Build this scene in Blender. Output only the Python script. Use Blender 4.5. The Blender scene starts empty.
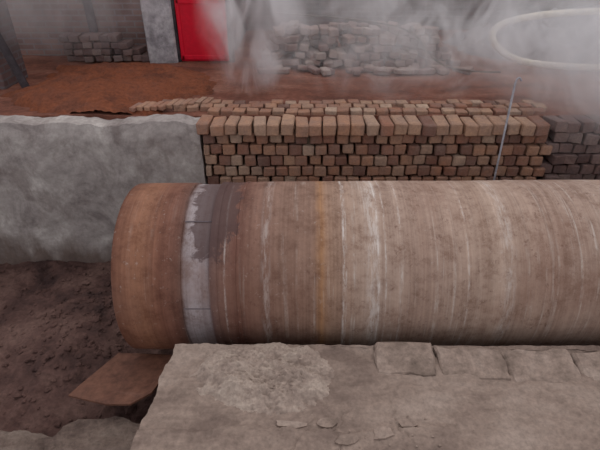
import bpy, bmesh, math, random
from mathutils import Vector, Matrix, noise
R = random.Random(7)
sc = bpy.context.scene
sc.view_settings.view_transform = 'Standard'
sc.view_settings.look = 'None'
sc.cycles.volume_bounces = 3

def lin(c):
    o=[]
    for v in c[:3]:
        v=v/255.0
        o.append(v/12.92 if v<=0.04045 else ((v+0.055)/1.055)**2.4)
    return (o[0],o[1],o[2],1.0)

class NT:
    def __init__(s,name):
        s.m=bpy.data.materials.new(name); s.m.use_nodes=True
        s.t=s.m.node_tree; s.t.nodes.clear()
        s.out=s.t.nodes.new('ShaderNodeOutputMaterial')
    def n(s,typ,**kw):
        nd=s.t.nodes.new(typ)
        for k,v in kw.items(): setattr(nd,k,v)
        return nd
    def l(s,a,b): s.t.links.new(a,b)
    def coords(s,scale=(1,1,1),loc=(0,0,0)):
        tc=s.n('ShaderNodeTexCoord'); mp=s.n('ShaderNodeMapping')
        mp.inputs['Scale'].default_value=scale; mp.inputs['Location'].default_value=loc
        s.l(tc.outputs['Object'],mp.inputs['Vector']); return mp.outputs[0]
    def noise(s,vec,scale,detail=6,rough=.6,dist=0):
        nd=s.n('ShaderNodeTexNoise'); nd.inputs['Scale'].default_value=scale
        nd.inputs['Detail'].default_value=detail; nd.inputs['Roughness'].default_value=rough
        nd.inputs['Distortion'].default_value=dist
        s.l(vec,nd.inputs['Vector']); return nd.outputs['Fac']
    def ramp(s,fac,stops,interp='LINEAR'):
        r=s.n('ShaderNodeValToRGB'); r.color_ramp.interpolation=interp
        e=r.color_ramp.elements
        while len(e)<len(stops): e.new(0.5)
        for i,(p,c) in enumerate(stops):
            e[i].position=p; e[i].color=c
        s.l(fac,r.inputs[0]); return r.outputs[0]
    def mix(s,fac,a,b,mode='MIX'):
        m=s.n('ShaderNodeMix',data_type='RGBA',blend_type=mode)
        for sock,v in ((m.inputs[0],fac),(m.inputs[6],a),(m.inputs[7],b)):
            if hasattr(v,'is_linked') or isinstance(v,bpy.types.NodeSocket): s.l(v,sock)
            else: sock.default_value=v
        return m.outputs[2]
    def math(s,op,a,b=0.0,clamp=False):
        m=s.n('ShaderNodeMath',operation=op); m.use_clamp=clamp
        for sock,v in ((m.inputs[0],a),(m.inputs[1],b)):
            if isinstance(v,bpy.types.NodeSocket): s.l(v,sock)
            else: sock.default_value=v
        return m.outputs[0]
    def finish(s,col,rough=.85,bumpfac=None,bs=.3,bd=.02,metal=0,spec=.25):
        b=s.n('ShaderNodeBsdfPrincipled')
        if isinstance(col,bpy.types.NodeSocket): s.l(col,b.inputs['Base Color'])
        else: b.inputs['Base Color'].default_value=col
        if isinstance(rough,bpy.types.NodeSocket): s.l(rough,b.inputs['Roughness'])
        else: b.inputs['Roughness'].default_value=rough
        b.inputs['Metallic'].default_value=metal
        b.inputs['Specular IOR Level'].default_value=spec
        if bumpfac is not None:
            bp=s.n('ShaderNodeBump'); bp.inputs['Strength'].default_value=bs; bp.inputs['Distance'].default_value=bd
            s.l(bumpfac,bp.inputs['Height']); s.l(bp.outputs[0],b.inputs['Normal'])
        s.l(b.outputs[0],s.out.inputs['Surface'])
        return s.m
W=(1,1,1,1); K=(0,0,0,1)

def simple(name,c1,c2,c3=None,scale=3,stretch=(1,1,1),rough=.88,bs=.5,bd=.02,fine=30,spec=.2,con=.3):
    t=NT(name); v=t.coords(stretch)
    a=t.noise(v,scale,8,.62,.3); f=t.noise(t.coords(),fine,6,.7)
    stops=[(.36,lin(c1)),(.5,lin(c2))]
    stops.append((.64,lin(c3 or c2)))
    c=t.ramp(a,stops)
    g=t.ramp(f,[(.3,(1-con*1.2,)*3+(1,)),(.7,(1+con*.8,)*3+(1,))])
    c=t.mix(1.0,c,g,'MULTIPLY')
    h=t.math('ADD',a,t.math('MULTIPLY',f,.5))
    return t.finish(c,rough,h,bs,bd,0,spec)

# ---------- materials
m_soil=simple('dark_soil',(60,44,42),(88,65,60),(108,84,77),2.2,fine=30,bs=.9,bd=.03)
m_plat=simple('rusty_yard_ground',(98,62,51),(122,78,64),(136,98,84),1.6,(1,2.2,1),fine=22)
m_rustsoil=simple('rusty_sand',(96,56,41),(122,70,48),(106,64,49),3,fine=35,bs=.8)
m_slab=simple('weathered_concrete_slab',(118,102,94),(140,123,113),(152,136,126),2.4,(.8,1.7,1),fine=34,bs=.6,bd=.018,con=.24)
m_chip=simple('broken_concrete',(120,105,96),(143,126,116),(155,139,129),4,fine=30,bs=.5)
m_mound=simple('cement_powder',(136,120,111),(155,139,129),(170,155,144),5,fine=45,bs=.6,bd=.014,con=.24)
m_plate=simple('rusted_plate',(90,61,52),(116,81,67),(100,71,60),3,fine=18,rough=.6,bs=.15)
m_red=simple('red_painted_door',(182,14,38),(212,20,48),(196,18,42),2,(1,1,.4),rough=.6,bs=.1,con=.1)
m_cream=simple('pale_plaster',(138,134,138),(172,168,172),(186,182,184),3,fine=20)
m_steel=simple('dull_steel',(140,140,148),(170,170,178),None,6,rough=.5,bs=.1)
m_dark=simple('dark_steel',(46,42,46),(64,58,62),None,4,rough=.7,bs=.2)
m_collar=simple('collar_joint',(96,88,92),(110,100,104),None,4,rough=.7,bs=.2)
m_hose=simple('cream_rubber_hose',(206,198,182),(226,218,200),None,5,rough=.6,bs=.05)
m_wood=simple('timber_sleeper',(60,48,40),(84,66,54),None,3,(1,6,6))

t=NT('stained_concrete_wall'); v=t.coords()
a=t.noise(v,2.3,10,.72,.5); f=t.noise(v,24,6,.7)
c=t.ramp(a,[(.32,lin((120,111,109))),(.45,lin((156,148,145))),(.55,lin((170,163,159))),(.66,lin((198,192,188)))])
sx=t.n('ShaderNodeSeparateXYZ'); t.l(v,sx.inputs[0])
hz=t.math('ADD',sx.outputs['Z'],t.math('MULTIPLY',t.noise(t.coords((1.5,1,.5)),2.2,6),1.1))
low=t.ramp(hz,[(.62,W),(.88,K)])
c=t.mix(low,c,lin((110,96,90)))
stn=t.ramp(t.noise(t.coords((3,1,2),(3,0,0)),1.3,7,.7),[(.52,K),(.62,(.5,.5,.5,1))])
c=t.mix(stn,c,lin((120,108,104)))
g=t.ramp(f,[(.3,(.80,.80,.80,1)),(.7,(1.11,1.11,1.11,1))])
c=t.mix(1.0,c,g,'MULTIPLY')
m_conc=t.finish(c,.9,t.math('ADD',a,t.math('MULTIPLY',f,.4)),.35,.02)

def brickmat(name,stops,dirt,amount=.45):
    t=NT(name); at=t.n('ShaderNodeAttribute',attribute_name='tint')
    c=t.ramp(at.outputs['Fac'],[(p,lin(q)) for p,q in stops])
    v=t.coords(); nz=t.noise(v,6,7,.7); f=t.noise(v,50,5,.7)
    msk=t.ramp(nz,[(.38,K),(.62,(amount,)*3+(1,))])
    c=t.mix(msk,c,lin(dirt))
    g=t.ramp(f,[(.3,(.74,.74,.74,1)),(.7,(1.15,1.15,1.15,1))])
    c=t.mix(1.0,c,g,'MULTIPLY')
    return t.finish(c,.9,f,.5,.01)
m_brick=brickmat('fired_brick',[(0,(112,80,70)),(.25,(146,102,84)),(.5,(166,124,100)),(.75,(172,138,115)),(1,(184,158,138))],(134,113,104),.6)
m_brick2=brickmat('sooty_brick',[(0,(98,76,72)),(.5,(124,100,94)),(1,(136,118,112))],(96,88,92))
m_brick3=brickmat('ashy_brick',[(0,(116,88,82)),(.5,(148,124,116)),(1,(168,152,144))],(132,120,120))

def brickwall(name,a,b,mort,sx=1.0):
    t=NT(name); tc=t.n('ShaderNodeTexCoord'); s=t.n('ShaderNodeSeparateXYZ'); t.l(tc.outputs['Object'],s.inputs[0])
    cb=t.n('ShaderNodeCombineXYZ'); t.l(t.math('ADD',s.outputs['X'],s.outputs['Y']),cb.inputs[0]); t.l(s.outputs['Z'],cb.inputs[1])
    br=t.n('ShaderNodeTexBrick'); t.l(cb.outputs[0],br.inputs['Vector'])
    br.inputs['Color1'].default_value=lin(a); br.inputs['Color2'].default_value=lin(b); br.inputs['Mortar'].default_value=lin(mort)
    br.inputs['Scale'].default_value=1; br.inputs['Brick Width'].default_value=.23*sx; br.inputs['Row Height'].default_value=.07
    br.inputs['Mortar Size'].default_value=.01; br.inputs['Bias'].default_value=0
    f=t.noise(tc.outputs['Object'],3,8,.7)
    g=t.ramp(f,[(.3,(.6,.6,.6,1)),(.7,(1.2,1.2,1.2,1))])
    c=t.mix(1.0,br.outputs['Color'],g,'MULTIPLY')
    return t.finish(c,.9,t.math('SUBTRACT',1.0,br.outputs['Fac']),.6,.02)
m_wall=brickwall('old_brickwork',(114,84,78),(142,110,102),(130,120,120))
m_wallL=brickwall('dark_brickwork',(84,66,66),(108,86,84),(100,94,96))

# drum material
t=NT('rusted_drum_steel')
tc=t.n('ShaderNodeTexCoord'); s=t.n('ShaderNodeSeparateXYZ'); t.l(tc.outputs['Object'],s.inputs[0])
X=s.outputs['X']; Z=s.outputs['Z']
wob=t.math('MULTIPLY',t.math('SUBTRACT',t.noise(tc.outputs['Object'],3.5,5,.6),.5),.04)
Xw=t.math('ADD',X,wob)
u=t.math('DIVIDE',t.math('ADD',Xw,1.2),5.4)
def P(x): return (x+1.2)/5.4
st=[(-1.2,(106,68,54)),(-1.0,(142,100,78)),(-.86,(122,82,67)),(-.76,(106,72,61)),(-.725,(98,74,67)),(-.71,(160,151,154)),(-.57,(154,144,147)),
 (-.55,(96,74,71)),(-.44,(128,95,84)),(-.39,(104,68,58)),(-.3,(122,90,78)),(-.1,(134,106,93)),(.10,(134,106,92)),(.15,(154,115,84)),(.18,(144,115,97)),
 (.45,(170,149,136)),(.8,(156,132,119)),(1.2,(167,145,131)),(1.6,(152,128,115)),(2.0,(158,137,125)),(3.2,(150,126,113))]
c=t.ramp(u,[(P(x),lin(cc)) for x,cc in st])
s1=t.noise(t.coords((9,.18,.18)),1.0,10,.72)
g=t.ramp(s1,[(.3,(.70,.62,.58,1)),(.5,(.98,.97,.96,1)),(.7,(1.19,1.20,1.2,1))])
c=t.mix(.95,c,g,'MULTIPLY')
s2=t.noise(t.coords((70,.9,.9)),1.0,5,.7)
g=t.ramp(s2,[(.33,(.82,.80,.79,1)),(.65,(1.10,1.11,1.11,1))])
c=t.mix(.75,c,g,'MULTIPLY')
bl=t.noise(t.coords((1,1,1)),7,11,.82,.1)
g=t.ramp(bl,[(.38,(.66,.58,.54,1)),(.50,(1.0,1.0,1.0,1)),(.64,(1.20,1.22,1.22,1))])
c=t.mix(.9,c,g,'MULTIPLY')
lg=t.ramp(t.noise(t.coords((1.2,.8,.8),(9,1,2)),1.6,6,.65),[(.50,K),(.66,(.45,.45,.45,1))])
c=t.mix(lg,c,lin((126,92,77)))
dr_=t.ramp(t.noise(t.coords((34,1.0,1.0),(4,2,7)),1.0,6,.7),[(.55,K),(.66,(.6,.6,.6,1))])
brk=t.ramp(t.noise(t.coords((5,3,3),(1,2,7)),1.5,7,.75),[(.42,K),(.6,W)])
rt=t.ramp(u,[(P(-.35),(.25,.25,.25,1)),(P(.35),W)])
c=t.mix(t.math('MULTIPLY',t.math('MULTIPLY',dr_,brk),rt),c,lin((200,190,182)))
for x0,wd,am in ((.285,.006,.75),(.30,.004,.5),(.47,.03,.5),(.50,.006,.75),(.545,.004,.5),(.64,.005,.5),(-.455,.005,.4),(1.05,.005,.4),(-.2,.02,.3),(1.3,.03,.35)):
    d=t.math('ABSOLUTE',t.math('SUBTRACT',t.math('ADD',X,t.math('MULTIPLY',wob,.35)),x0))
    k=t.ramp(t.math('DIVIDE',d,wd*2.0),[(.1,W),(.95,K)])
    br=t.ramp(t.noise(t.coords((22,4,4),(x0*9,0,0)),1.8,8,.8),[(.45,K),(.58,W)])
    c=t.mix(t.math('MULTIPLY',t.math('MULTIPLY',k,br),am),c,lin((216,210,206)))
fl=t.ramp(t.noise(tc.outputs['Object'],26,6,.8),[(.60,K),(.72,(.55,.55,.55,1))])
c=t.mix(fl,c,lin((188,176,168)))
fr=t.ramp(t.noise(t.coords((1.4,1,1),(5,3,1)),17,6,.8),[(.58,K),(.68,(.65,.65,.65,1))])
c=t.mix(fr,c,lin((96,64,52)))
# ragged scorched patch on the top of the collar
nzA=t.math('MULTIPLY',t.math('SUBTRACT',t.noise(tc.outputs['Object'],8,9,.75,.6),.5),2.2)
dx_=t.math('DIVIDE',t.math('ADD',X,.545),.16)
dz_=t.math('DIVIDE',t.math('SUBTRACT',Z,.58),.22)
rr_=t.math('SQRT',t.math('ADD',t.math('MULTIPLY',dx_,dx_),t.math('MULTIPLY',dz_,dz_)))
mk=t.ramp(t.math('ADD',rr_,nzA),[(.85,W),(1.2,K)])
c=t.mix(t.math('MULTIPLY',mk,.78),c,lin((76,56,55)))
m_drum=t.finish(c,.72,t.math('ADD',bl,t.math('MULTIPLY',s2,.5)),.2,.008,0,.3)

# ---------- mesh helpers
def obj(name,bm,mat,loc=(0,0,0),smooth=False,parent=None,sharp=None):
    me=bpy.data.meshes.new(name); bm.normal_update(); bm.to_mesh(me); bm.free()
    if smooth:
        for p in me.polygons: p.use_smooth=True
        if sharp: me.set_sharp_from_angle(angle=math.radians(sharp))
    o=bpy.data.objects.new(name,me); sc.collection.objects.link(o); o.location=loc
    if mat: me.materials.append(mat)
    if parent: o.parent=parent
    return o
def empty(name,loc=(0,0,0)):
    o=bpy.data.objects.new(name,None); sc.collection.objects.link(o); o.location=loc; return o
def fbm(x,y,z=0,o=5): return noise.fractal(Vector((x,y,z)),.6,2.1,o)

def add_box(bm,c,size,rot=(0,0,0),jit=0,bev=0.006):
    mat=Matrix.Translation(c) @ Matrix.Rotation(rot[2],4,'Z') @ Matrix.Rotation(rot[1],4,'Y') @ Matrix.Rotation(rot[0],4,'X')
    tmp=bmesh.new(); bmesh.ops.create_cube(tmp,size=1)
    for v in tmp.verts:
        v.co=Vector((v.co.x*size[0],v.co.y*size[1],v.co.z*size[2]))+Vector([R.uniform(-jit,jit) for _ in range(3)])
    if bev: bmesh.ops.bevel(tmp,geom=tmp.edges[:],offset=bev,segments=1,affect='EDGES')
    tmp.verts.index_update()
    vs=[bm.verts.new(mat@v.co) for v in tmp.verts]
    for f in tmp.faces:
        try: bm.faces.new([vs[v.index] for v in f.verts])
        except Exception: pass
    tmp.free()
    return len(vs)

class Bricks:
    def __init__(s): s.bm=bmesh.new(); s.t=[]
    def add(s,c,size,rot=(0,0,0),tint=None,jit=.003,bev=.006):
        n=len(s.bm.verts); add_box(s.bm,c,size,rot,jit,bev)
        tv=R.random() if tint is None else tint
        s.t+= [min(1,max(0,tv))]*(len(s.bm.verts)-n)
    def done(s,name,mat,parent=None):
        o=obj(name,s.bm,mat,parent=parent)
        a=o.data.attributes.new('tint','FLOAT','POINT')
        for i,v in enumerate(s.t): a.data[i].value=v
        return o

def grid(name,x0,x1,y0,y1,nx,ny,hf,mat,smooth=True,skirt=None):
    bm=bmesh.new(); vs=[]
    for j in range(ny+1):
        row=[]
        for i in range(nx+1):
            x=x0+(x1-x0)*i/nx; y=y0+(y1-y0)*j/ny
            r=hf(x,y)
            if isinstance(r,tuple): row.append(bm.verts.new(r))
            else: row.append(bm.verts.new((x,y,r)))
        vs.append(row)
    for j in range(ny):
        for i in range(nx): bm.faces.new([vs[j][i],vs[j][i+1],vs[j+1][i+1],vs[j+1][i]])
    if skirt is not None:
        ring=[vs[0][i] for i in range(nx+1)]+[vs[j][nx] for j in range(1,ny+1)]+[vs[ny][i] for i in range(nx-1,-1,-1)]+[vs[j][0] for j in range(ny-1,0,-1)]
        low=[bm.verts.new((v.co.x,v.co.y,skirt)) for v in ring]
        n=len(ring)
        for k in range(n):
            bm.faces.new([ring[k],low[k],low[(k+1)%n],ring[(k+1)%n]])
        bm.faces.new(low[::-1])
    return obj(name,bm,mat,smooth=smooth,sharp=40)

# ---------- pit floor with soil rubble
def fl_h(x,y):
    bank=.16*math.exp(-((x+1.85)/.5)**2-((y-2.9)/.7)**2)
    return bank+.035*fbm(x*1.7,y*1.7,3)+.022*fbm(x*7,y*7,9)+.010*fbm(x*20,y*20,2)
grid('floor',-6,7,-1,4.15,520,210,fl_h,m_soil)
bm=bmesh.new()
def clod(bm,c,r):
    tmp=bmesh.new(); bmesh.ops.create_icosphere(tmp,subdivisions=2,radius=1)
    tmp.verts.index_update()
    sd=R.random()*50; sx,sy,sz=R.uniform(.7,1.3),R.uniform(.7,1.3),R.uniform(.4,.7)
    vs=[]
    for v in tmp.verts:
        k=1+.55*noise.noise(v.co*1.6+Vector((sd,0,0)))
        vs.append(bm.verts.new(Vector(c)+Vector((v.co.x*sx*k,v.co.y*sy*k,v.co.z*sz*k))*r))
    for f in tmp.faces: bm.faces.new([vs[v.index] for v in f.verts])
    tmp.free()
for i in range(800):
    x=R.uniform(-3.6,-.9); y=R.uniform(1.2,3.95)
    if i%2: 
        y=R.gauss(3.0,.5); x=R.gauss(-1.8,.4)
    if abs(y-2.89)<.6 and x>-1.3 : continue
    if y>3.9: continue
    r=R.uniform(.006,.022) if R.random()<.95 else R.uniform(.03,.04)
    clod(bm,(x,y,fl_h(x,y)+r*.2),r)
obj('soil_rubble',bm,m_soil)

# ---------- concrete retaining wall (left)
def wallobj():
    bm=bmesh.new(); nx,nz=150,40; vs=[]
    for j in range(nz+1):
        row=[]
        for i in range(nx+1):
            x=-6+(6-.885)*i/nx; top=1.47+.035*fbm(x*2,0,5)
            z=-.1+(top+.1)*j/nz
            y=4.0+.022*fbm(x*1.5,z*1.5,1)+.009*fbm(x*8,z*8,4)
            if j>nz-3: y+=.012*(j-nz+3)+.02*abs(fbm(x*6,0,8))
            row.append(bm.verts.new((x,y,z)))
        vs.append(row)
    back=[bm.verts.new((v.co.x,4.235,v.co.z)) for v in vs[nz]]
    lowb=[bm.verts.new((v.co.x,4.235,-.1)) for v in vs[0]]
    for j in range(nz):
        for i in range(nx): bm.faces.new([vs[j][i],vs[j][i+1],vs[j+1][i+1],vs[j+1][i]])
    for i in range(nx):
        bm.faces.new([vs[nz][i],vs[nz][i+1],back[i+1],back[i]])
        bm.faces.new([back[i],back[i+1],lowb[i+1],lowb[i]])
        bm.faces.new([lowb[i],lowb[i+1],vs[0][i+1],vs[0][i]])
    bm.faces.new([vs[j][nx] for j in range(nz+1)]+[back[nx],lowb[nx]])
    bm.faces.new(([vs[j][0] for j in range(nz+1)]+[back[0],lowb[0]])[::-1])
    obj('wall_left',bm,m_conc,smooth=True,sharp=50)
wallobj()

# ---------- brick retaining wall (right)
B=Bricks()
bw,bh=.118,.105
z=1.395; row=0
while z>-.05:
    x=-.865+(row%2)*.055+bw/2
    if row%2: B.add((-.865+.027,4.11,z-bh/2),(.05,.22,bh-.01),tint=R.random())
    while x<2.2:
        B.add((x+R.uniform(-.006,.006),4.11+R.uniform(-.015,.015),z-bh/2+R.uniform(-.004,.004)),(bw-R.uniform(.008,.018),.22,bh-R.uniform(.008,.018)),(R.uniform(-.03,.03),R.uniform(-.04,.04),R.uniform(-.05,.05)),
              tint=R.gauss(.45,.3),jit=.005,bev=.01)
        x+=bw
    z-=bh; row+=1
x=-.9
while x<2.06:
    w=.122
    B.add((x+w/2,4.06+R.uniform(-.025,.012),1.45+R.uniform(-.006,.008)),(w-R.uniform(.006,.018),.24,.105),(R.uniform(-.03,.03),R.uniform(-.06,.06),R.uniform(-.07,.07)),tint=R.gauss(.62,.24),jit=.005,bev=.01)
    x+=w
B.done('brick_retaining_wall',m_brick)
B=Bricks()
z=1.5; row=0
while z>-.05:
    x=2.27+(row%2)*.06
    while x<5.5:
        B.add((x,4.1+R.uniform(-.03,.03),z-.05),(.112,.22,.09),(R.uniform(-.05,.05),R.uniform(-.05,.05),R.uniform(-.12,.12)),jit=.008)
        x+=.12
    z-=.1; row+=1
B.done('rough_brick_wall',m_brick2)
bm=bmesh.new(); add_box(bm,(2.3,4.40,.68),(6.34,.22,1.48),bev=0); obj('earth_backing',bm,m_soil)

# paving bricks on yard edge
B=Bricks()
y=4.25
for r in range(3):
    x=-.86 if r==0 else -1.25-.05*r
    while x<2.2:
        if R.random()>.05:
            B.add((x+.06+R.uniform(-.01,.01),y+.06+R.uniform(-.012,.012),1.482+R.uniform(-.006,.01)),(.108,.104,.055),(R.uniform(-.05,.05),R.uniform(-.05,.05),R.uniform(-.12,.12)),tint=R.gauss(.5,.25))
        x+=.12
    y+=.118
for i in range(11):
    B.add((-1.52+i*.058*1.1,4.35+.018*i+R.uniform(-.02,.02),1.515+.004*(i%2)),(.055,.17,.04),(0,0,-.25+R.uniform(-.06,.06)),tint=R.gauss(.45,.15),bev=.004)
B.done('brick_paving_edge',m_brick)

# ---------- yard
def yard(x,y):
    return 1.475+.012*fbm(x*1.2,y*1.2,2)+.006*fbm(x*6,y*6,2)
grid('ground_yard',-8,9,4.237,14,200,110,yard,m_plat,skirt=1.425)

def heap(x,y):
    cx,cy=-1.98,5.15
    dx=(x-cx)/1.05; dy=(y-cy)/.95
    d=max(0,(abs(dx)**2.6+abs(dy)**2.6)**(1/2.6)+.20*fbm(x*1.6,y*1.6,7))
    return 1.45+.17*max(0,1-d**3)+ (.06*fbm(x*3,y*3,1)*max(0,1-d) +.018*fbm(x*14,y*14,1)*max(0,1-d) if d<1 else 0)
grid('rusty_sand_heap',-3.05,-.9,4.26,6.15,120,110,heap,m_rustsoil)

# ---------- background structures
def boxobj(name,c,s,mat,parent=None,rot=(0,0,0),bev=.008):
    bm=bmesh.new(); add_box(bm,(0,0,0),s,(0,0,0),0,bev); o=obj(name,bm,mat,loc=c,parent=parent); o.rotation_euler=rot; return o
boxobj('wall_back',(-4.9,6.75,2.95),(5.9,.24,3.0),m_wall)
boxobj('wall_back_far',(4.0,8.6,2.95),(10.6,.24,3.0),m_wallL)
boxobj('wall_back_side',(-1.0,7.7,2.95),(.24,1.5,3.0),m_wallL)
boxobj('brick_pier',(-3.5,5.3,2.27),(.8,.5,1.6),m_wallL)
boxobj('plaster_pillar',(-1.72,6.4,2.6),(.36,.36,2.3),m_cream,bev=.02)
B=Bricks()
for L in range(4):
    for i in range(9-L):
        B.add((-2.9+i*.12+R.uniform(-.02,.02),6.35+R.uniform(-.04,.04),1.52+L*.08),(.11,.22,.07),(R.uniform(-.05,.05),R.uniform(-.05,.05),R.uniform(-.2,.2)))
B.done('broken_brick_ledge',m_brick2)
d=empty('door_1',(-1.2,6.3,1.48))
boxobj('leaf',(0,0,1.0),(.6,.045,2.0),m_red,d)
for k in (-.3,.3): boxobj('stile',(k*.92,-.03,1.0),(.05,.02,1.96),m_red,d)
for k in (.05,.7,1.4,1.95): boxobj('rail',(0,-.03,k),(.58,.02,.06),m_red,d)
for k in (-.34,.34): boxobj('jamb',(k,0,1.03),(.06,.09,2.08),m_dark,d)
boxobj('handle',(.2,-.06,1.05),(.02,.05,.12),m_steel,d)
boxobj('lintel_frame',(0,0,2.08),(.74,.09,.06),m_dark,d)
def tube(name,pts,r,mat,parent=None,cyc=False):
    cu=bpy.data.curves.new(name,'CURVE'); cu.dimensions='3D'; cu.bevel_depth=r; cu.bevel_resolution=4; cu.use_fill_caps=True
    sp=cu.splines.new('NURBS' if len(pts)>2 else 'POLY'); sp.points.add(len(pts)-1)
    for i,p in enumerate(pts): sp.points[i].co=(*p,1)
    if len(pts)>2: sp.order_u=3; sp.use_endpoint_u=True; sp.resolution_u=10
    cu.materials.append(mat)
    o=bpy.data.objects.new(name,cu); sc.collection.objects.link(o)
    if parent: o.parent=parent
    return o
tube('leaning_steel_beam',[(-2.85,5.0,1.5),(-3.22,5.02,2.9)],.04,m_dark)
tube('vertical_pipe',[(-2.62,6.5,1.48),(-2.66,6.5,3.4)],.055,m_dark)
# brick stack
B=Bricks()
for L in range(5):
    nx=19-L
    for i in range(nx):
        for j in range(3 if L<4 else 2):
            if R.random()<.06+.06*L: continue
            B.add((-.42+L*.05+i*.125+R.uniform(-.03,.03),6.0+j*.24+L*.03+R.uniform(-.05,.05),1.53+L*.085+R.uniform(0,.012)),(.112,.225,.075),
              (R.uniform(-.12,.12),R.uniform(-.16,.16),R.uniform(-.4,.4)),jit=.008,bev=.01)
for i in range(26):
    B.add((R.uniform(-.4,2.0),R.uniform(5.65,5.9),1.51),(.09,.2,.055),(R.uniform(-.1,.1),0,R.uniform(0,3.1)),jit=.008,bev=.01)
B.done('brick_pile',m_brick3)
def heap2(x,y):
    d=max(0,math.sqrt(((x-4.0)/1.9)**2+((y-7.0)/1.1)**2)+.2*fbm(x*1.5,y*1.5,3))
    return 1.45+.55*max(0,1-d**2)+(.05*fbm(x*5,y*5,1) if d<1 else 0)
grid('ash_heap',1.8,6.4,5.7,8.3,90,60,heap2,simple('ash',(80,74,80),(104,96,100),(120,112,116),3))
tube('cream_hose',[(4.4,5.7,1.53),(3.6,5.75,1.53),(2.95,5.8,1.54),(2.5,5.85,1.6),(2.25,5.95,1.78),(2.3,6.05,1.95),(2.7,6.15,2.03),(3.3,6.3,2.06),(4.4,6.5,2.06)],.038,m_hose)
tube('thin_hose',[(-.3,6.75,1.98),(.3,6.35,2.0),(.9,6.1,1.98),(1.35,5.95,1.9),(1.55,5.7,1.6),(1.9,5.6,1.52),(2.3,5.6,1.52)],.011,m_wood)
rp=empty('steel_rod',(0,0,0))
tube('shaft',[(1.72,3.78,.02),(1.745,3.91,1.86)],.009,m_steel,rp)
tube('hook',[(1.745,3.91,1.86),(1.75,3.91,1.90),(1.775,3.91,1.91),(1.79,3.91,1.88)],.008,m_steel,rp)

# ---------- the drum (slightly inclined, as kilns are)
prof=[(-1.17,.576),(-1.17,.606),(-1.165,.610)]
x=-1.12
while x<-.75: prof.append((x,.612)); x+=.06
prof+=[(-.735,.611),(-.73,.601),(-.64,.601),(-.555,.601),(-.55,.618),(-.505,.618),(-.50,.612),(-.44,.612),(-.385,.612),(-.38,.619),(-.362,.619),(-.357,.614)]
x=-.3
seams=[.56,1.5,2.45,3.4]
while x<4.2:
    sm=min(abs(x-q) for q in seams)
    prof.append((x,.616+(.003 if sm<.012 else 0))); x+=.02
prof+=[(4.2,.616),(4.2,.58)]
N=160; bm=bmesh.new(); rings=[]
for (x,r) in prof:
    ring=[]
    for k in range(N):
        a=2*math.pi*k/N
        rr=r+(.004*noise.noise(Vector((x*1.6,math.cos(a)*1.5,math.sin(a)*1.5))))
        ring.append(bm.verts.new((x,-math.cos(a)*rr,math.sin(a)*rr)))
    rings.append(ring)
n=len(rings)
for i in range(n):
    A=rings[i]; Bq=rings[(i+1)%n]
    for k in range(N): bm.faces.new([A[k],Bq[k],Bq[(k+1)%N],A[(k+1)%N]])
bmesh.ops.recalc_face_normals(bm,faces=bm.faces[:])
dr=empty('rotary_kiln_drum',(0,2.88,.804)); 
sh=obj('shell',bm,m_drum,smooth=True,sharp=35,parent=dr)
dr.rotation_euler=(0,math.radians(-.9),math.radians(-1.0))
for a in (9,-52,64):
    ra=math.radians(a)
    boxobj('collar_seam',(-.64,-math.cos(ra)*.602,math.sin(ra)*.602),(.17,.005,.005),m_collar,dr,(-ra,0,0),bev=0)
for xx,dz in ((-.2,0),(3.2,-.05)):
    boxobj('timber_saddle',(xx,0,-.715+dz/2),(.22,.95,.2-dz),m_wood,dr)
    for sy in (-1,1):
        boxobj('wedge',(xx,sy*.33,-.57),(.2,.22,.1),m_wood,dr,(sy*.5,0,0))

# ---------- foreground slab
def slab(x,y):
    z=.75+.014*fbm(x*1.3,y*2.2,4)+.007*fbm(x*9,y*11,4)
    st_=y-(1.53+.035*fbm(x*2.2,0,9)+.014*fbm(x*11,1,9))
    if x<.9: z+=.020*(1/(1+math.exp(max(-50,min(50,st_*260)))))*min(1,(.9-x)*4)
    for (cx0,ph,sl_) in ((.22,1.3,.25),(.48,4.1,-.3),(.08,7.7,.6)):
        dd=abs(x-(cx0+.07*fbm(y*5,ph,2)+sl_*(y-1.6)))
        if y<1.75: z-=.009*math.exp(-(dd/.006)**2)*min(1,(1.75-y)*8)
    xx=x; yy=y
    if x<-.74: xx=x-.02+.018*fbm(y*5,0,2,3)-.06*(2.15-y)/.7
    if y>2.12:
        yy=y+.012*fbm(x*4,0,6)-.045*max(0,(x+.7))/1.2*.5
    return (xx,yy,z)
grid('concrete_slab_ledge',-.75,4.6,-.3,2.13,620,330,slab,m_slab,skirt=-.05)

def chip(bm,cx,cy,rx,ry,z,th,seed,n=11,rot=0,sl=0):
    q=random.Random(seed); top=[];bot=[]
    for k in range(n):
        a=2*math.pi*k/n+q.uniform(-.18,.18); rr=q.uniform(.72,1.05)
        px=math.cos(a); py=math.sin(a)
        m=max(abs(px),abs(py)); px/=m**.7; py/=m**.7
        px*=rx*rr; py*=ry*rr
        X_=cx+px*math.cos(rot)-py*math.sin(rot); Y_=cy+px*math.sin(rot)+py*math.cos(rot)
        top.append(bm.verts.new((X_,Y_,z+th+sl*px))); bot.append(bm.verts.new((X_+.006*px,Y_+.006*py,z)))
    bm.faces.new(top); bm.faces.new(bot[::-1])
    for k in range(n): bm.faces.new([bot[k],bot[(k+1)%n],top[(k+1)%n],top[k]])
bm=bmesh.new()
for i,(cx,cy,rx,ry,th) in enumerate([(.14,1.565,.06,.03,.024),(.42,1.50,.06,.035,.036),(-.05,1.555,.09,.02,.024),(.56,1.56,.05,.02,.02),(.24,1.46,.07,.03,.038)]):
    chip(bm,cx,cy,rx,ry,.745,th,i+3,rot=R.uniform(-.15,.15))
for i in range(26):
    x=R.uniform(-.1,.9); y=R.uniform(1.42,1.62); r=R.uniform(.003,.009)
    clod(bm,(x,y,.772 if y<1.52 else .755),r)
obj('concrete_fragments',bm,m_chip)
bm=bmesh.new()
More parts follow.
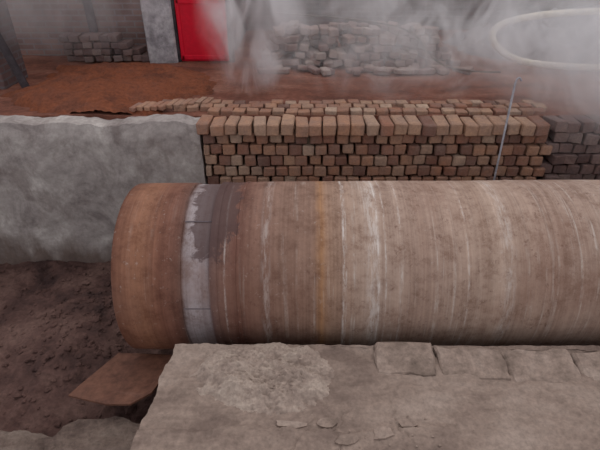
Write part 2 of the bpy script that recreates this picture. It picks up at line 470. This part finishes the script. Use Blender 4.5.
for x0,w,y0,dz in ((.44,.36,2.0,.050),(.805,.40,1.965,.040),(1.21,.40,1.94,.042),(1.615,.42,1.92,.036),(2.04,.4,1.90,.040),(2.445,.4,1.88,.040)):
    add_box(bm,(x0+w/2,y0,.735+dz/2),(w-.006,.22,dz),(R.uniform(.2,.24),0,R.uniform(-.04,.02)),.012,.012)
bmesh.ops.subdivide_edges(bm,edges=bm.edges[:],cuts=4,use_grid_fill=True)
for v in bm.verts: v.co+=Vector((.016*fbm(v.co.x*9,v.co.y*9,1),.02*fbm(v.co.x*9,v.co.y*9,5),.007*fbm(v.co.x*9,v.co.y*9,9)))
obj('edge_stone_row',bm,m_chip,smooth=True,sharp=40)
def mound(x,y):
    cx,cy=-.2,1.88
    dx=(x-cx)/.47; dy=(y-cy)/.27
    d=max(0,math.sqrt(dx*dx+dy*dy)+.14*fbm(x*3.5,y*3.5,2)+.03*fbm(x*16,y*16,2))
    k=max(0,1-d); k=min(1,k*1.5); k=k*(2-k)
    return .728+.085*k*(1+.5*fbm(x*3,y*6,4)) +(.026*fbm(x*7,y*11,7)+.007*fbm(x*24,y*26,4))*k
grid('cement_powder_mound',-.72,.34,1.60,2.14,160,100,mound,m_mound)

# lower broken slab left front
bm=bmesh.new()
for i,(cx,cy,rx,ry,z,th) in enumerate([(-1.25,1.80,.32,.15,.0,.33),(-1.85,1.80,.40,.12,.0,.24),(-2.6,1.80,.5,.14,0,.18),(-1.6,1.6,.6,.2,0,.28)]):
    chip(bm,cx,cy,rx,ry,z-.04,th,i+40,n=21,rot=-.06)
bmesh.ops.triangulate(bm,faces=bm.faces[:])
bmesh.ops.subdivide_edges(bm,edges=bm.edges[:],cuts=5,use_grid_fill=True)
for v in bm.verts: v.co+=Vector((.012*fbm(v.co.x*7,v.co.y*7,v.co.z*7),.015*fbm(v.co.x*7,v.co.y*7,5+v.co.z*7),.014*fbm(v.co.x*6,v.co.y*9,9)))
obj('broken_slab_debris',bm,simple('dirty_concrete',(92,77,71),(116,100,92),(130,115,106),3,(1,2,1),bs=.9,bd=.04),smooth=True,sharp=40)
# rust plate
bm=bmesh.new()
pts=[(-1.32,2.47,.31),(-1.0,2.45,.32),(-.86,2.40,.36),(-.93,1.99,.47),(-1.05,1.93,.44),(-1.22,1.96,.40),(-1.50,2.05,.37),(-1.47,2.13,.36)]
tp=[bm.verts.new(p) for p in pts]; bt=[bm.verts.new((p[0],p[1],p[2]-.015)) for p in pts]
bm.faces.new(tp[::-1]); bm.faces.new(bt)
for k in range(len(pts)): bm.faces.new([tp[k],tp[(k+1)%len(pts)],bt[(k+1)%len(pts)],bt[k]])
bmesh.ops.recalc_face_normals(bm,faces=bm.faces[:])
obj('rusted_steel_plate',bm,m_plate)

# ---------- steam
def steam(name,c,s,dens,seed,scale=1.1,lo=.48,hi=.72,zs=.7,inner=.35,base=0.0):
    t=NT(name+'_vol')
    tc=t.n('ShaderNodeTexCoord')
    mp=t.n('ShaderNodeMapping'); t.l(tc.outputs['Object'],mp.inputs[0]); mp.inputs['Location'].default_value=(seed,seed*.3,0); mp.inputs['Scale'].default_value=(1,.6,zs)
    nz=t.noise(mp.outputs[0],scale,6,.62,1.8)
    r=t.ramp(nz,[(lo,(base,base,base,1)),(hi,W)])
    mp2=t.n('ShaderNodeMapping'); t.l(tc.outputs['Object'],mp2.inputs[0]); mp2.inputs['Scale'].default_value=(2/s[0],2/s[1],2/s[2])
    ln=t.n('ShaderNodeVectorMath',operation='LENGTH'); t.l(mp2.outputs[0],ln.inputs[0])
    fo=t.ramp(ln.outputs['Value'],[(inner,W),(.97,K)],'EASE')
    dn=t.math('MULTIPLY',t.math('MULTIPLY',r,fo),dens)
    vol=t.n('ShaderNodeVolumePrincipled'); vol.inputs['Color'].default_value=(.97,.98,1,1)
    vol.inputs['Anisotropy'].default_value=.35
    t.l(dn,vol.inputs['Density']); t.l(vol.outputs[0],t.out.inputs['Volume'])
    bm=bmesh.new(); bmesh.ops.create_icosphere(bm,subdivisions=3,radius=.5)
    for v in bm.verts: v.co=Vector((v.co.x*s[0],v.co.y*s[1],v.co.z*s[2]))
    return obj(name,bm,t.m,loc=c)
steam('steam_cloud',(1.5,4.9,2.3),(5.2,2.3,2.1),3.4,2.7,1.9,.48,.70,.8,.35,.04)
steam('steam_cloud',(-.42,5.1,2.2),(1.35,1.5,2.1),5.0,4,2.6,.46,.68,.5,.35,.05)
steam('steam_cloud',(2.9,4.3,1.95),(2.8,1.8,2.1),2.6,8,1.7,.41,.70,.7,.4,.12)
steam('steam_cloud',(-2.6,5.4,2.4),(3.0,1.9,1.7),1.0,11,1.6,.42,.7,.7,.35,.12)

# ---------- light
w=bpy.data.worlds.new('overcast'); sc.world=w; w.use_nodes=True
nt=w.node_tree; bg=nt.nodes['Background']; bg.inputs[0].default_value=(.90,.875,.90,1); bg.inputs[1].default_value=.82
sl=bpy.data.lights.new('sun','SUN'); sl.energy=.95; sl.angle=math.radians(45); sl.color=(1,.97,.94)
so=bpy.data.objects.new('sun',sl); sc.collection.objects.link(so); so.rotation_euler=(math.radians(-24),math.radians(14),0); so.location=(0,3,8)

# ---------- camera
cd=bpy.data.cameras.new('camera'); cd.sensor_width=36; cd.lens=28.8
co=bpy.data.objects.new('camera',cd); sc.collection.objects.link(co)
co.location=(0,0,2.95); co.rotation_euler=(math.radians(90-32),0,0); sc.camera=co
